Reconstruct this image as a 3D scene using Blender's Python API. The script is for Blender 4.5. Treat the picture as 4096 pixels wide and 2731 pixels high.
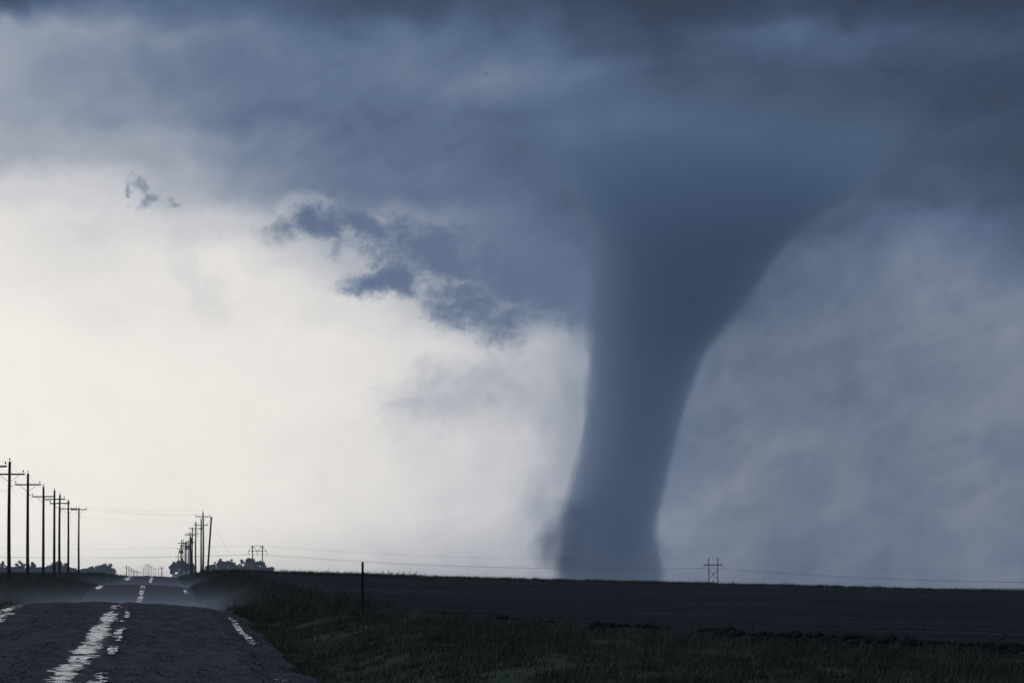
import bpy, math, random
import numpy as np
from mathutils import Vector

for o in list(bpy.data.objects):
    bpy.data.objects.remove(o)
scene = bpy.context.scene
col = scene.collection
R = math.radians

# ------------------------------------------------------------------ camera
CAMZ = 1.9                       # eye height above the road (m)
FPX = 200.0 / 36.0 * 4096.0      # 200 mm lens, pixels of the 4096 px wide photograph
YH = 2255.0                      # photograph row of the true horizon
PITCH = math.atan((YH - 1365.5) / FPX)
cam = bpy.data.cameras.new('camera')
cam.lens = 200.0; cam.sensor_width = 36.0
cam.clip_start = 0.5; cam.clip_end = 30000.0
cam_o = bpy.data.objects.new('camera', cam); col.objects.link(cam_o)
cam_o.location = (0, 0, CAMZ)
cam_o.rotation_euler = (math.pi / 2 + PITCH, 0, 0)
scene.camera = cam_o

def pdir(px, py):
    u = px - 2048.0; v = 1365.5 - py
    return (u, FPX * math.cos(PITCH) - v * math.sin(PITCH), FPX * math.sin(PITCH) + v * math.cos(PITCH))
def at(px, py, Y):
    """point seen at photograph pixel (px, py) that stands Y metres down the view"""
    d = pdir(px, py)
    return (d[0] / d[1] * Y, Y, CAMZ + d[2] / d[1] * Y)
def az(px): 
    d = pdir(px, YH); return math.atan2(d[0], d[1])
def el(py):
    d = pdir(2048, py); return math.atan2(d[2], d[1])

# ------------------------------------------------------------------ render look
scene.view_settings.view_transform = 'Standard'
scene.view_settings.look = 'None'
scene.view_settings.exposure = 0.0
scene.view_settings.gamma = 1.0
scene.view_settings.use_curve_mapping = False
scene.cycles.volume_bounces = 3
scene.cycles.max_bounces = 8
scene.cycles.use_denoising = True

# ------------------------------------------------------------------ world: storm sky
SUN_AZ, SUN_EL = R(-62), R(40)
def lin(c):
    c = c / 255.0
    return c / 12.92 if c <= 0.04045 else ((c + 0.055) / 1.055) ** 2.4
def rgb(r, g, b): return (lin(r), lin(g), lin(b), 1.0)

world = bpy.data.worlds.new('World'); scene.world = world
world.use_nodes = True
nt = world.node_tree
for n in list(nt.nodes): nt.nodes.remove(n)
def N(t, **kw):
    n = nt.nodes.new(t)
    for k, v in kw.items(): setattr(n, k, v)
    return n
def L(a, b): nt.links.new(a, b)
def M(op, a, b=None, c=None, clamp=False):
    n = N('ShaderNodeMath', operation=op); n.use_clamp = clamp
    for i, v in enumerate((a, b, c)):
        if v is None: continue
        if isinstance(v, (int, float)): n.inputs[i].default_value = v
        else: L(v, n.inputs[i])
    return n.outputs[0]
def smooth(v, a, b, lo=0.0, hi=1.0):
    n = N('ShaderNodeMapRange', interpolation_type='SMOOTHSTEP')
    L(v, n.inputs[0])
    for i, x in enumerate((a, b, lo, hi)): n.inputs[i + 1].default_value = x
    return n.outputs[0]
def noise(vec, scale, detail=5, rough=0.55, lac=2.0, dist=0.0, off=(0, 0, 0), stretch=(1, 1, 1)):
    mp = N('ShaderNodeMapping'); L(vec, mp.inputs[0])
    mp.inputs['Location'].default_value = off; mp.inputs['Scale'].default_value = stretch
    n = N('ShaderNodeTexNoise'); L(mp.outputs[0], n.inputs['Vector'])
    n.inputs['Scale'].default_value = scale; n.inputs['Detail'].default_value = detail
    n.inputs['Roughness'].default_value = rough; n.inputs['Lacunarity'].default_value = lac
    n.inputs['Distortion'].default_value = dist
    return n
tc = N('ShaderNodeTexCoord'); D = tc.outputs['Generated']
sep = N('ShaderNodeSeparateXYZ'); L(D, sep.inputs[0])
AZ0 = M('ARCTAN2', sep.outputs[0], sep.outputs[1])
EL0 = M('ARCSINE', sep.outputs[2])
# clouds are carried by the wind: warp the layout with turbulence (radians)
w1 = noise(D, 22, 3, 0.5); w2 = noise(D, 75, 5, 0.58, off=(3.1, 7.7, 1.3))
s1 = N('ShaderNodeSeparateXYZ'); L(w1.outputs['Color'], s1.inputs[0])
s2 = N('ShaderNodeSeparateXYZ'); L(w2.outputs['Color'], s2.inputs[0])
def warp(base, a, b, ka, kb):
    return M('ADD', base, M('ADD', M('MULTIPLY', M('SUBTRACT', a, 0.5), ka), M('MULTIPLY', M('SUBTRACT', b, 0.5), kb)))
AZ = warp(AZ0, s1.outputs[0], s2.outputs[0], 0.010, 0.011)
EL = warp(EL0, s1.outputs[1], s2.outputs[1], 0.008, 0.010)
# cloud brightness: rows of elevation, stops of azimuth
COLX = [256 * i for i in range(17)]
ROWS = [
 (0, [58,100,96,86,92,84,70,62,74,66,60,62,70,72,64,60,62]),
 (150, [146,148,120,108,112,116,110,76,92,66,64,86,90,85,75,73,71]),
 (300, [158,154,110,104,102,98,106,116,118,100,74,84,80,75,69,69,65]),
 (450, [160,154,122,106,102,96,92,92,96,106,93,79,73,69,67,69,63]),
 (600, [172,165,156,146,120,102,98,94,88,78,71,71,69,67,67,73,63]),
 (750, [214,202,190,172,128,104,104,100,92,78,69,69,69,69,77,83,69]),
 (900, [229,212,206,202,194,132,162,158,108,92,68,62,66,96,105,105,72]),
 (1050, [233,225,214,222,222,204,164,120,110,106,86,79,89,105,113,113,93]),
 (1200, [236,232,222,213,226,222,210,180,126,112,98,93,99,101,111,115,113]),
 (1400, [237,236,233,230,230,226,221,210,190,160,120,108,104,104,112,116,119]),
 (1600, [238,237,236,234,231,227,221,192,178,156,120,114,108,110,116,116,116]),
 (1800, [238,238,236,234,231,228,220,200,190,150,120,112,112,116,114,116,116]),
 (2000, [238,238,236,234,231,226,217,204,188,162,124,112,110,116,116,114,114]),
 (2200, [236,235,234,231,227,220,209,194,178,160,134,124,116,119,116,116,116]),
 (2330, [231,230,228,226,222,213,202,190,180,166,140,130,120,119,116,119,122]),
]
def ramp(fac, stops, interp='LINEAR'):
    n = N('ShaderNodeValToRGB'); L(fac, n.inputs[0]); cr = n.color_ramp; cr.interpolation = interp
    while len(cr.elements) < len(stops): cr.elements.new(0.5)
    for e, (p, c) in zip(cr.elements, stops): e.position = p; e.color = c
    return n.outputs[0]
AF = M('ADD', M('DIVIDE', AZ, 2 * math.pi), 0.5)
rows = []
for y, vals in ROWS:
    lo, hi = vals[0], vals[-1]
    rear = 112
    st = [(0.0, rear), (0.25, rear + (lo - rear) * .15), (0.5 - 40 / 360, rear + (lo - rear) * .75), (0.5 - 15 / 360, lo)]
    st += [(az(x) / (2 * math.pi) + 0.5, v) for x, v in zip(COLX, vals)]
    st += [(0.5 + 15 / 360, hi), (0.5 + 50 / 360, rear + (hi - rear) * .5), (1.0, rear)]
    rows.append((el(y), ramp(AF, [(p, (v / 255,) * 3 + (1,)) for p, v in st])))
rows.insert(0, (R(16), ramp(AF, [(0.0, (112 / 255,) * 3 + (1,)), (1.0, (112 / 255,) * 3 + (1,))])))
cur = rows[0][1]
for (e0, _), (e1, r1) in zip(rows[:-1], rows[1:]):
    mx = N('ShaderNodeMix', data_type='RGBA')
    L(smooth(EL, e0, e1), mx.inputs[0]); L(cur, mx.inputs[6]); L(r1, mx.inputs[7]); cur = mx.outputs[2]
bw = N('ShaderNodeSeparateXYZ'); L(cur, bw.inputs[0]); LUM = bw.outputs[0]
# billows inside the deck: broad and fine
b1 = noise(D, 34, 6, 0.52, off=(9.2, 1.1, 4.4), stretch=(1, 1, 1.5)).outputs['Fac']
b2 = noise(D, 130, 6, 0.6, dist=0.6, off=(2.2, 5.1, 8.4), stretch=(1, 1, 1.2)).outputs['Fac']
grey = M('MULTIPLY', smooth(LUM, 0.22, 0.5), smooth(LUM, 0.93, 0.78))
amp = M('MULTIPLY_ADD', grey, 0.06, 0.035)
LUM = M('MULTIPLY_ADD', M('SUBTRACT', b1, 0.5), M('MULTIPLY', amp, 1.6), LUM)
LUM = M('MULTIPLY_ADD', M('SUBTRACT', b2, 0.5), amp, LUM)
b3m = N('ShaderNodeMapping'); L(D, b3m.inputs[0]); b3m.inputs['Rotation'].default_value = (0, R(22), 0)
b3 = noise(b3m.outputs[0], 62, 8, 0.6, dist=0.7, off=(7.7, 3.2, 1.9), stretch=(.6, 1, 1.5)).outputs['Fac']
LUM = M('MULTIPLY_ADD', M('SUBTRACT', b3, 0.5), M('MULTIPLY', smooth(LUM, 0.85, 0.45), 0.13), LUM)
rs = N('ShaderNodeMapping'); L(D, rs.inputs[0]); rs.inputs['Rotation'].default_value = (0, R(-38), 0); rs.inputs['Scale'].default_value = (1.0, 1.0, 1.0)
rn = noise(rs.outputs[0], 105, 8, 0.62, dist=0.5, off=(5.5, 2.2, 0.7), stretch=(1, 1, .55)).outputs['Fac']
LUM = M('MULTIPLY_ADD', M('SUBTRACT', rn, 0.5), M('MULTIPLY', smooth(AZ0, az(2550), az(2750), 0, 0.13), smooth(EL0, el(700), el(1300))), LUM)
# ragged scud torn off the cloud base
sc1 = noise(D, 125, 12, 0.66, dist=0.35, off=(1.5, 0.2, 6.1), stretch=(1, 1, 1.25)).outputs['Fac']
sc2 = noise(D, 620, 4, 0.6, off=(4.5, 8.2, 2.1)).outputs['Fac']
def blob(px, py, rx, ry, rot):
    a, e = az(px), el(py); c, s = math.cos(R(rot)), -math.sin(R(rot))      # rot: degrees downward to the right
    dx = M('SUBTRACT', AZ, a); dy = M('SUBTRACT', EL, e)
    u = M('DIVIDE', M('ADD', M('MULTIPLY', dx, c), M('MULTIPLY', dy, s)), rx / FPX)
    v = M('DIVIDE', M('SUBTRACT', M('MULTIPLY', dy, c), M('MULTIPLY', dx, s)), ry / FPX)
    q = M('ADD', M('MULTIPLY', u, u), M('MULTIPLY', v, v))
    return M('SUBTRACT', 1.0, M('SQRT', q))
def scud(blobs, thr, soft, target, k=0.9, n1=1.55, n2=0.30):
    global LUM
    f = None
    for b in blobs:
        v = blob(*b); f = v if f is None else M('MAXIMUM', f, v)
    f = M('MAXIMUM', f, -1.5)
    f = M('ADD', M('MULTIPLY', f, 0.6), M('ADD', M('MULTIPLY', M('SUBTRACT', sc1, 0.5), n1), M('MULTIPLY', M('SUBTRACT', sc2, 0.5), n2)))
    m = M('MULTIPLY', smooth(f, thr, thr + soft), k)
    d = M('MINIMUM', M('SUBTRACT', target / 255.0, LUM), 0.0)
    LUM = M('ADD', LUM, M('MULTIPLY', d, m))
MAIN = [(1300, 895, 190, 60, -12), (1480, 900, 190, 55, 35), (1760, 1010, 430, 130, 14), (1540, 1130, 200, 45, -4), (1900, 1200, 190, 125, 22), (2200, 1120, 280, 180, 10)]
scud(MAIN, -0.42, 1.0, 150, 0.85)
scud(MAIN, -0.20, 0.72, 102, 0.95, 1.7, 0.5)
scud([(560, 755, 95, 40, 45), (505, 775, 24, 85, 0), (620, 800, 70, 26, -25), (705, 806, 75, 18, 6)], 0.10, 0.75, 130, 0.9, 1.5, 1.5)
scud([(1830, 1550, 360, 150, -22), (2270, 1700, 160, 330, 0), (2150, 2050, 180, 160, -30)], -0.15, 1.1, 143, 0.62)
scud([(800, 1120, 130, 270, -20)], 0.0, 0.5, 212, 0.8)
PAL = [(50, (41, 53, 69)), (62, (51, 65, 84)), (75, (64, 79, 102)), (90, (79, 95, 121)), (105, (94, 110, 136)), (118, (108, 122, 145)),
       (135, (128, 139, 156)), (155, (152, 159, 171)), (180, (179, 182, 189)), (205, (206, 206, 208)), (222, (224, 221, 216)), (238, (241, 238, 230)), (250, (246, 243, 236))]
CL = ramp(LUM, [(v / 255, rgb(*c)) for v, c in PAL])
# rain-filled air to the right of the funnel is greyer than the cloud deck
warm = N('ShaderNodeMix', data_type='RGBA', blend_type='MULTIPLY')
L(M('MULTIPLY', smooth(AZ, az(2500), az(3000)), smooth(EL, el(700), el(1500))), warm.inputs[0])
L(CL, warm.inputs[6]); warm.inputs[7].default_value = (1.08, 1.0, 0.91, 1)
sky = N('ShaderNodeTexSky', sky_type='NISHITA'); sky.sun_disc = False
sky.sun_elevation = SUN_EL; sky.sun_rotation = SUN_AZ
sk = N('ShaderNodeMix', data_type='RGBA', blend_type='MULTIPLY'); sk.inputs[0].default_value = 1
L(sky.outputs[0], sk.inputs[6]); sk.inputs[7].default_value = (0.1, 0.1, 0.1, 1)
cover = N('ShaderNodeMix', data_type='RGBA'); cover.inputs[0].default_value = 0.98     # unbroken storm overcast
# radiance of the cloud itself, beyond the rain haze in front of it
rad = N('ShaderNodeVectorMath', operation='MULTIPLY_ADD'); L(warm.outputs[2], rad.inputs[0])
rad.inputs[1].default_value = (1.49, 1.49, 1.49); rad.inputs[2].default_value = (-.051, -.068, -.095)
rmin = N('ShaderNodeVectorMath', operation='MAXIMUM'); L(rad.outputs[0], rmin.inputs[0]); rmin.inputs[1].default_value = (.009, .017, .034)
L(sk.outputs[2], cover.inputs[6]); L(rmin.outputs[0], cover.inputs[7])
bg = N('ShaderNodeBackground'); L(cover.outputs[2], bg.inputs[0]); bg.inputs[1].default_value = 1.0
out = N('ShaderNodeOutputWorld'); L(bg.outputs[0], out.inputs[0])

sun = bpy.data.lights.new('sun', 'SUN'); sun.energy = 0.5; sun.angle = R(25); sun.color = (1.0, 0.98, 0.96)
sun_o = bpy.data.objects.new('sun', sun); col.objects.link(sun_o)
sun_o.rotation_euler = Vector((math.sin(SUN_AZ) * math.cos(SUN_EL), math.cos(SUN_AZ) * math.cos(SUN_EL), math.sin(SUN_EL))).to_track_quat('Z', 'Y').to_euler()

# ------------------------------------------------------------------ helpers
rng = np.random.default_rng(7); random.seed(7)
def mesh(name, verts, faces, mat=None, parent=None, smooth_=False):
    me = bpy.data.meshes.new(name)
    verts = np.asarray(verts, dtype=np.float32)
    faces = np.asarray(faces, dtype=np.int32) if not isinstance(faces, list) else faces
    if isinstance(faces, np.ndarray):
        k = faces.shape[1]
        me.vertices.add(len(verts)); me.vertices.foreach_set('co', verts.ravel())
        me.loops.add(faces.size); me.loops.foreach_set('vertex_index', faces.ravel())
        me.polygons.add(len(faces)); me.polygons.foreach_set('loop_start', np.arange(0, faces.size, k, dtype=np.int32))
        me.update(calc_edges=True)
    else:
        me.from_pydata([tuple(v) for v in verts], [], faces); me.update()
    if smooth_: me.polygons.foreach_set('use_smooth', [True] * len(me.polygons))
    if mat: me.materials.append(mat)
    o = bpy.data.objects.new(name, me); col.objects.link(o)
    if parent: o.parent = parent
    return o
def thing(name, label, cat, loc, group=None):
    o = bpy.data.objects.new(name, None); col.objects.link(o); o.location = loc; o.empty_display_size = 0.5
    tag(o, label, cat, group); return o
def tag(o, label=None, cat=None, group=None, kind=None):
    if label: o['label'] = label
    if cat: o['category'] = cat
    if group: o['group'] = group
    if kind: o['kind'] = kind
    return o
class MB:
    def __init__(s): s.v = []; s.f = []
    def tube(s, pts, rad, k=8, cap=True):
        pts = [Vector(p) for p in pts]; n = len(pts)
        rad = [rad] * n if isinstance(rad, (int, float)) else rad
        b = len(s.v)
        for i, p in enumerate(pts):
            t = (pts[min(i + 1, n - 1)] - pts[max(i - 1, 0)]).normalized()
            a = t.cross(Vector((0, 0, 1)) if abs(t.z) < 0.9 else Vector((0, 1, 0))).normalized(); c = t.cross(a)
            for j in range(k):
                q = 2 * math.pi * j / k
                s.v.append(tuple(p + (a * math.cos(q) + c * math.sin(q)) * rad[i]))
        for i in range(n - 1):
            for j in range(k):
                s.f.append((b + i * k + j, b + i * k + (j + 1) % k, b + (i + 1) * k + (j + 1) % k, b + (i + 1) * k + j))
        if cap:
            s.f.append(tuple(b + j for j in reversed(range(k)))); s.f.append(tuple(b + (n - 1) * k + j for j in range(k)))
        return s
    def box(s, c, h):
        b = len(s.v)
        for x in (-1, 1):
            for y in (-1, 1):
                for z in (-1, 1): s.v.append((c[0] + x * h[0], c[1] + y * h[1], c[2] + z * h[2]))
        s.f += [(b, b+1, b+3, b+2), (b+4, b+6, b+7, b+5), (b, b+4, b+5, b+1), (b+2, b+3, b+7, b+6), (b, b+2, b+6, b+4), (b+1, b+5, b+7, b+3)]
        return s
    def data(s, name, mat):
        me = bpy.data.meshes.new(name); me.from_pydata(s.v, [], s.f); me.materials.append(mat); me.update(); return me
    def obj(s, name, mat, parent=None):
        o = bpy.data.objects.new(name, s.data(name, mat)); col.objects.link(o); o.parent = parent; return o

def material(name, c1, c2=None, scale=5.0, rough=0.95, spec=0.05, bump=0.0, bscale=None, stretch=(1, 1, 1), detail=6):
    m = bpy.data.materials.new(name); m.use_nodes = True; t = m.node_tree; p = t.nodes['Principled BSDF']
    p.inputs['Roughness'].default_value = rough; p.inputs['Specular IOR Level'].default_value = spec
    p.inputs['Base Color'].default_value = (*c1, 1)
    if c2 is not None:
        g = t.nodes.new('ShaderNodeNewGeometry'); mp = t.nodes.new('ShaderNodeMapping'); mp.inputs['Scale'].default_value = stretch
        t.links.new(g.outputs['Position'], mp.inputs[0])
        n = t.nodes.new('ShaderNodeTexNoise'); n.inputs['Scale'].default_value = scale; n.inputs['Detail'].default_value = detail; n.inputs['Roughness'].default_value = 0.65
        t.links.new(mp.outputs[0], n.inputs['Vector'])
        r = t.nodes.new('ShaderNodeValToRGB'); r.color_ramp.elements[0].position = 0.35; r.color_ramp.elements[1].position = 0.68
        r.color_ramp.elements[0].color = (*c1, 1); r.color_ramp.elements[1].color = (*c2, 1)
        t.links.new(n.outputs['Fac'], r.inputs[0]); t.links.new(r.outputs[0], p.inputs['Base Color'])
        if bump:
            n2 = t.nodes.new('ShaderNodeTexNoise'); n2.inputs['Scale'].default_value = bscale or scale * 3; n2.inputs['Detail'].default_value = 4
            t.links.new(mp.outputs[0], n2.inputs['Vector'])
            b = t.nodes.new('ShaderNodeBump'); b.inputs['Distance'].default_value = bump; b.inputs['Strength'].default_value = 1.0
            t.links.new(n2.outputs['Fac'], b.inputs['Height']); t.links.new(b.outputs[0], p.inputs['Normal'])
    return m
def volume_mat(name, color, density, aniso=0.0, absorb=None):
    m = bpy.data.materials.new(name); m.use_nodes = True; t = m.node_tree
    t.nodes.remove(t.nodes['Principled BSDF'])
    v = t.nodes.new('ShaderNodeVolumePrincipled')
    v.inputs['Color'].default_value = (*color, 1); v.inputs['Density'].default_value = density
    v.inputs['Anisotropy'].default_value = aniso
    v.inputs['Absorption Color'].default_value = (*(absorb or (0, 0, 0)), 1)
    t.links.new(v.outputs[0], t.nodes['Material Output'].inputs['Volume'])
    m.cycles.homogeneous_volume = True
    return m

def vnoise(x, y, seed=0):
    """smooth value noise, about -1..1"""
    xi = np.floor(x).astype(np.int64); yi = np.floor(y).astype(np.int64); fx = x - xi; fy = y - yi
    fx = fx * fx * (3 - 2 * fx); fy = fy * fy * (3 - 2 * fy)
    def h(a, b):
        n = (a * 374761393 + b * 668265263 + seed * 974634777) & 0xFFFFFFFF
        n = ((n ^ (n >> 13)) * 1274126177) & 0xFFFFFFFF
        return ((n ^ (n >> 16)) & 0xFFFF) / 32767.5 - 1.0
    return (h(xi, yi) * (1 - fx) + h(xi + 1, yi) * fx) * (1 - fy) + (h(xi, yi + 1) * (1 - fx) + h(xi + 1, yi + 1) * fx) * fy
def fbm(x, y, seed=0, o=4, g=0.5):
    r = 0; a = 1.0
    for i in range(o): r = r + a * vnoise(x * 2 ** i, y * 2 ** i, seed + i); a *= g
    return r
def sstep(a, b, v):
    t = np.clip((v - a) / (b - a), 0, 1); return t * t * (3 - 2 * t)

# ------------------------------------------------------------------ terrain (metres; the camera stands at the origin, the road runs a little left of +Y)
def xr(Y): return -1.665 - 0.0615 * Y
PR = np.array([(-200, -1.9), (60, -1.88), (90, -1.88), (150, -1.72), (190, -1.55), (215, -1.50), (235, -1.60), (270, -2.4), (310, -3.0), (400, -2.75), (460, -2.22),
               (505, -1.87), (530, -1.90), (600, -2.8), (660, -3.05), (750, -2.72), (850, -2.30), (930, -2.02), (970, -2.02), (1100, -2.6), (3000, -8.2), (9000, -27.0)])
PL = np.array([(-200, -2.0), (250, -2.0), (330, -2.25), (476, -1.72), (700, -1.66), (886, -1.58), (1000, -1.85), (2000, -4.3), (3000, -7.6), (9000, -26.5)])
def prof(P, Y):
    i = np.clip(np.searchsorted(P[:, 0], Y) - 1, 0, len(P) - 2)
    m = np.gradient(P[:, 1], P[:, 0]); x0 = P[i, 0]; h = P[i + 1, 0] - x0; t = np.clip((Y - x0) / h, 0, 1)
    # flatten slopes at local extremes so crests stay where they are
    dl = np.diff(P[:, 1]); ext = np.zeros(len(P), bool); ext[1:-1] = dl[:-1] * dl[1:] <= 0; m = np.where(ext, 0, m)
    return ((2*t**3 - 3*t**2 + 1) * P[i, 1] + (t**3 - 2*t**2 + t) * h * m[i] + (-2*t**3 + 3*t**2) * P[i + 1, 1] + (t**3 - t**2) * h * m[i + 1])
BND = np.array([(60.0, -3.0), (23.0, 95.0), (11.6, 128.6), (2.4, 153.0), (-5.1, 195.0)])       # edge of the ploughed field (X, Y)
def field_t(X, Y):
    """signed metres inside the ploughed field (positive = ploughed)"""
    t = X - xr(Y)
    far = t - (8.6 + 0.4 * vnoise(Y / 25.0, Y * 0, 5))
    near = (Y - np.interp(X, BND[::-1, 0], BND[::-1, 1], left=195 + 0)) * 0.45
    return np.minimum(far, near) + 0.35 * fbm(X / 3.0, Y / 6.0, 11, 3)
def ground_z(X, Y, cut=True):
    X = np.asarray(X, float); Y = np.asarray(Y, float); t = X - xr(Y)
    zr = prof(PR, Y) - 0.011 * np.clip(t + 1.2, -4, 5.7) ** 2
    g = 0.0031 * np.maximum(0, Y - 600) + 0.0000021 * np.maximum(0, 600 - np.maximum(Y, 380)) ** 2
    zp = -1.66 - 0.025 * np.clip(X, -150, 400) - g
    zl = prof(PL, Y)
    right = sstep(4.2, 9.5, t); left = sstep(4.2, 9.0, -t)
    z = zr * (1 - right - left) + zp * right + zl * left
    ft = field_t(X, Y); near = sstep(320, 200, Y)
    z = z - 0.28 * np.exp(-((ft + 0.6) / 0.9) ** 2) * near * right + 0.16 * np.exp(-((ft - 1.2) / 0.8) ** 2) * near * right
    z = z - 0.22 * np.exp(-((np.abs(t) - 5.6) / 1.0) ** 2) * sstep(280, 180, Y)
    off = np.clip(np.abs(t) - 4.4, 0, 4) / 4
    amp = np.clip(Y / 400 - .15, 0.12, 1.5)
    z = z + off * amp * 0.10 * fbm(X / 7.0, Y / 14.0, 3, 4) * np.where(Y > 400, np.clip(1 - (Y - 400) / 200, .3, 1), 1)
    if cut: z = z - 0.16 * sstep(4.75, 4.3, np.abs(t))
    return z + CAMZ
def gz(x, y): return float(ground_z(np.array([x]), np.array([y]))[0])

def grid_faces(nr, nc):
    i = np.arange(nr - 1)[:, None] * nc + np.arange(nc - 1)[None]
    return np.stack([i, i + 1, i + nc + 1, i + nc], -1).reshape(-1, 4)
ys = np.concatenate([np.linspace(-250, 50, 40), 50 + np.cumsum(np.geomspace(0.45, 70, 620))])
ys = ys[ys < 8450]; ys = np.append(ys, 8500.0)
ts = np.concatenate([-np.geomspace(60, 1900, 26)[::-1], np.arange(-56, -16, 2.0), np.arange(-16, -4.8, 0.4), np.arange(-4.8, 4.81, 0.4),
                     np.arange(5.2, 30, 0.3), np.arange(30, 130, 1.2), np.geomspace(131, 2000, 26)])
TT, YY = np.meshgrid(ts, ys); XX = TT + xr(YY)
ZZ = ground_z(XX, YY)
ground_mat = bpy.data.materials.new('ground_cover')
ground = mesh('ground', np.stack([XX, YY, ZZ], -1).reshape(-1, 3), grid_faces(len(ys), len(ts)), ground_mat, smooth_=True)
tag(ground, kind='structure')
soil = sstep(-0.3, 0.5, field_t(XX, YY)) * sstep(4.6, 6.0, TT) * sstep(588, 578, YY + 4 * vnoise(XX / 9, YY * 0, 2))
a = ground.data.attributes.new('soil', 'FLOAT', 'POINT'); a.data.foreach_set('value', soil.ravel().astype(np.float32))
def build_ground_mat():
    ground_mat.use_nodes = True; t = ground_mat.node_tree; p = t.nodes['Principled BSDF']
    p.inputs['Roughness'].default_value = 1.0; p.inputs['Specular IOR Level'].default_value = 0.02
    g = t.nodes.new('ShaderNodeNewGeometry'); at_ = t.nodes.new('ShaderNodeAttribute'); at_.attribute_name = 'soil'
    def nz(scale, detail, stretch):
        mp = t.nodes.new('ShaderNodeMapping'); mp.inputs['Scale'].default_value = stretch; t.links.new(g.outputs['Position'], mp.inputs[0])
        n = t.nodes.new('ShaderNodeTexNoise'); n.inputs['Scale'].default_value = scale; n.inputs['Detail'].default_value = detail; n.inputs['Roughness'].default_value = 0.7
        t.links.new(mp.outputs[0], n.inputs['Vector']); return n.outputs['Fac']
    def rp(f, stops):
        r = t.nodes.new('ShaderNodeValToRGB'); t.links.new(f, r.inputs[0])
        while len(r.color_ramp.elements) < len(stops): r.color_ramp.elements.new(.5)
        for e, (q, c) in zip(r.color_ramp.elements, stops): e.position = q; e.color = (*c, 1)
        return r.outputs[0]
    s = rp(nz(0.35, 9, (1, 0.25, 1)), [(.3, (.021, .022, .023)), (.5, (.028, .028, .029)), (.68, (.036, .036, .036)), (.80, (.058, .056, .052))])
    gr = rp(nz(0.5, 9, (1, 0.5, 1)), [(.3, (.045, .060, .035)), (.55, (.066, .082, .048)), (.75, (.095, .105, .066))])
    bd = rp(nz(1.0, 5, (.012, .22, 1)), [(.36, (.55, .55, .55)), (.5, (.95, .95, .95)), (.60, (1.3, 1.3, 1.3)), (.68, (2.6, 2.6, 2.5))])
    sm = t.nodes.new('ShaderNodeMix'); sm.data_type = 'RGBA'; sm.blend_type = 'MULTIPLY'; sm.inputs[0].default_value = 1; t.links.new(s, sm.inputs[6]); t.links.new(bd, sm.inputs[7]); s = sm.outputs[2]
    mx = t.nodes.new('ShaderNodeMix'); mx.data_type = 'RGBA'; t.links.new(at_.outputs['Fac'], mx.inputs[0]); t.links.new(gr, mx.inputs[6]); t.links.new(s, mx.inputs[7])
    t.links.new(mx.outputs[2], p.inputs['Base Color'])
    b = t.nodes.new('ShaderNodeBump'); b.inputs['Distance'].default_value = 0.12; t.links.new(nz(2.2, 5, (1, 1, 1)), b.inputs['Height']); t.links.new(b.outputs[0], p.inputs['Normal'])
build_ground_mat()

# gravel road: its own crowned, rutted strip
def road_z(t, Y):
    z = prof(PR, Y) - 0.011 * np.clip(t + 1.2, -4, 5.7) ** 2 + CAMZ + 0.012
    rut = 0.05 * np.exp(-(t / 0.30) ** 2) + 0.03 * np.exp(-((t - 1.0) / 0.25) ** 2) + 0.03 * np.exp(-((t + 1.8) / 0.3) ** 2) + 0.05 * np.exp(-((np.abs(t) - 3.85) / 0.3) ** 2)
    return z - rut
def road_surface(t, Y):
    k = np.clip(1 - (Y - 60) / 500, 0.3, 1)
    return road_z(t, Y) + k * (0.030 * fbm(t / 0.5, Y / 1.6, 21, 4, 0.65) + 0.03 * vnoise(t / 0.12, Y / 0.35, 29))
ry = np.concatenate([np.arange(-60, 66, 2.0), np.arange(66, 235, 0.22), np.arange(235, 560, 1.2), np.arange(560, 1000, 4.0), np.geomspace(1000, 8300, 70)])
edge = 0.32 * fbm(ry / 5.0, ry * 0, 31, 4)
rt = np.concatenate([[-1.13, -1.06], np.linspace(-1, 1, 95), [1.06, 1.13]])
RT, RY = np.meshgrid(rt, ry); W = 4.25 + edge[:, None] * (np.abs(RT) > .9); RTm = RT * W
RZ = road_surface(RTm, RY) - np.where(np.abs(RT) > 1.01, (np.abs(RT) - 1.0) * 2.2, 0)
road_mat = material('wet_gravel', (.036, .033, .034), (.100, .093, .093), scale=2.6, rough=0.8, spec=0.06, bump=0.05, bscale=14, stretch=(1, .3, 1), detail=9)
road = mesh('gravel_road', np.stack([RTm + xr(RY), RY, RZ], -1).reshape(-1, 3), grid_faces(len(ry), len(rt)), road_mat, smooth_=True)
tag(road, kind='structure')

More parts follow.
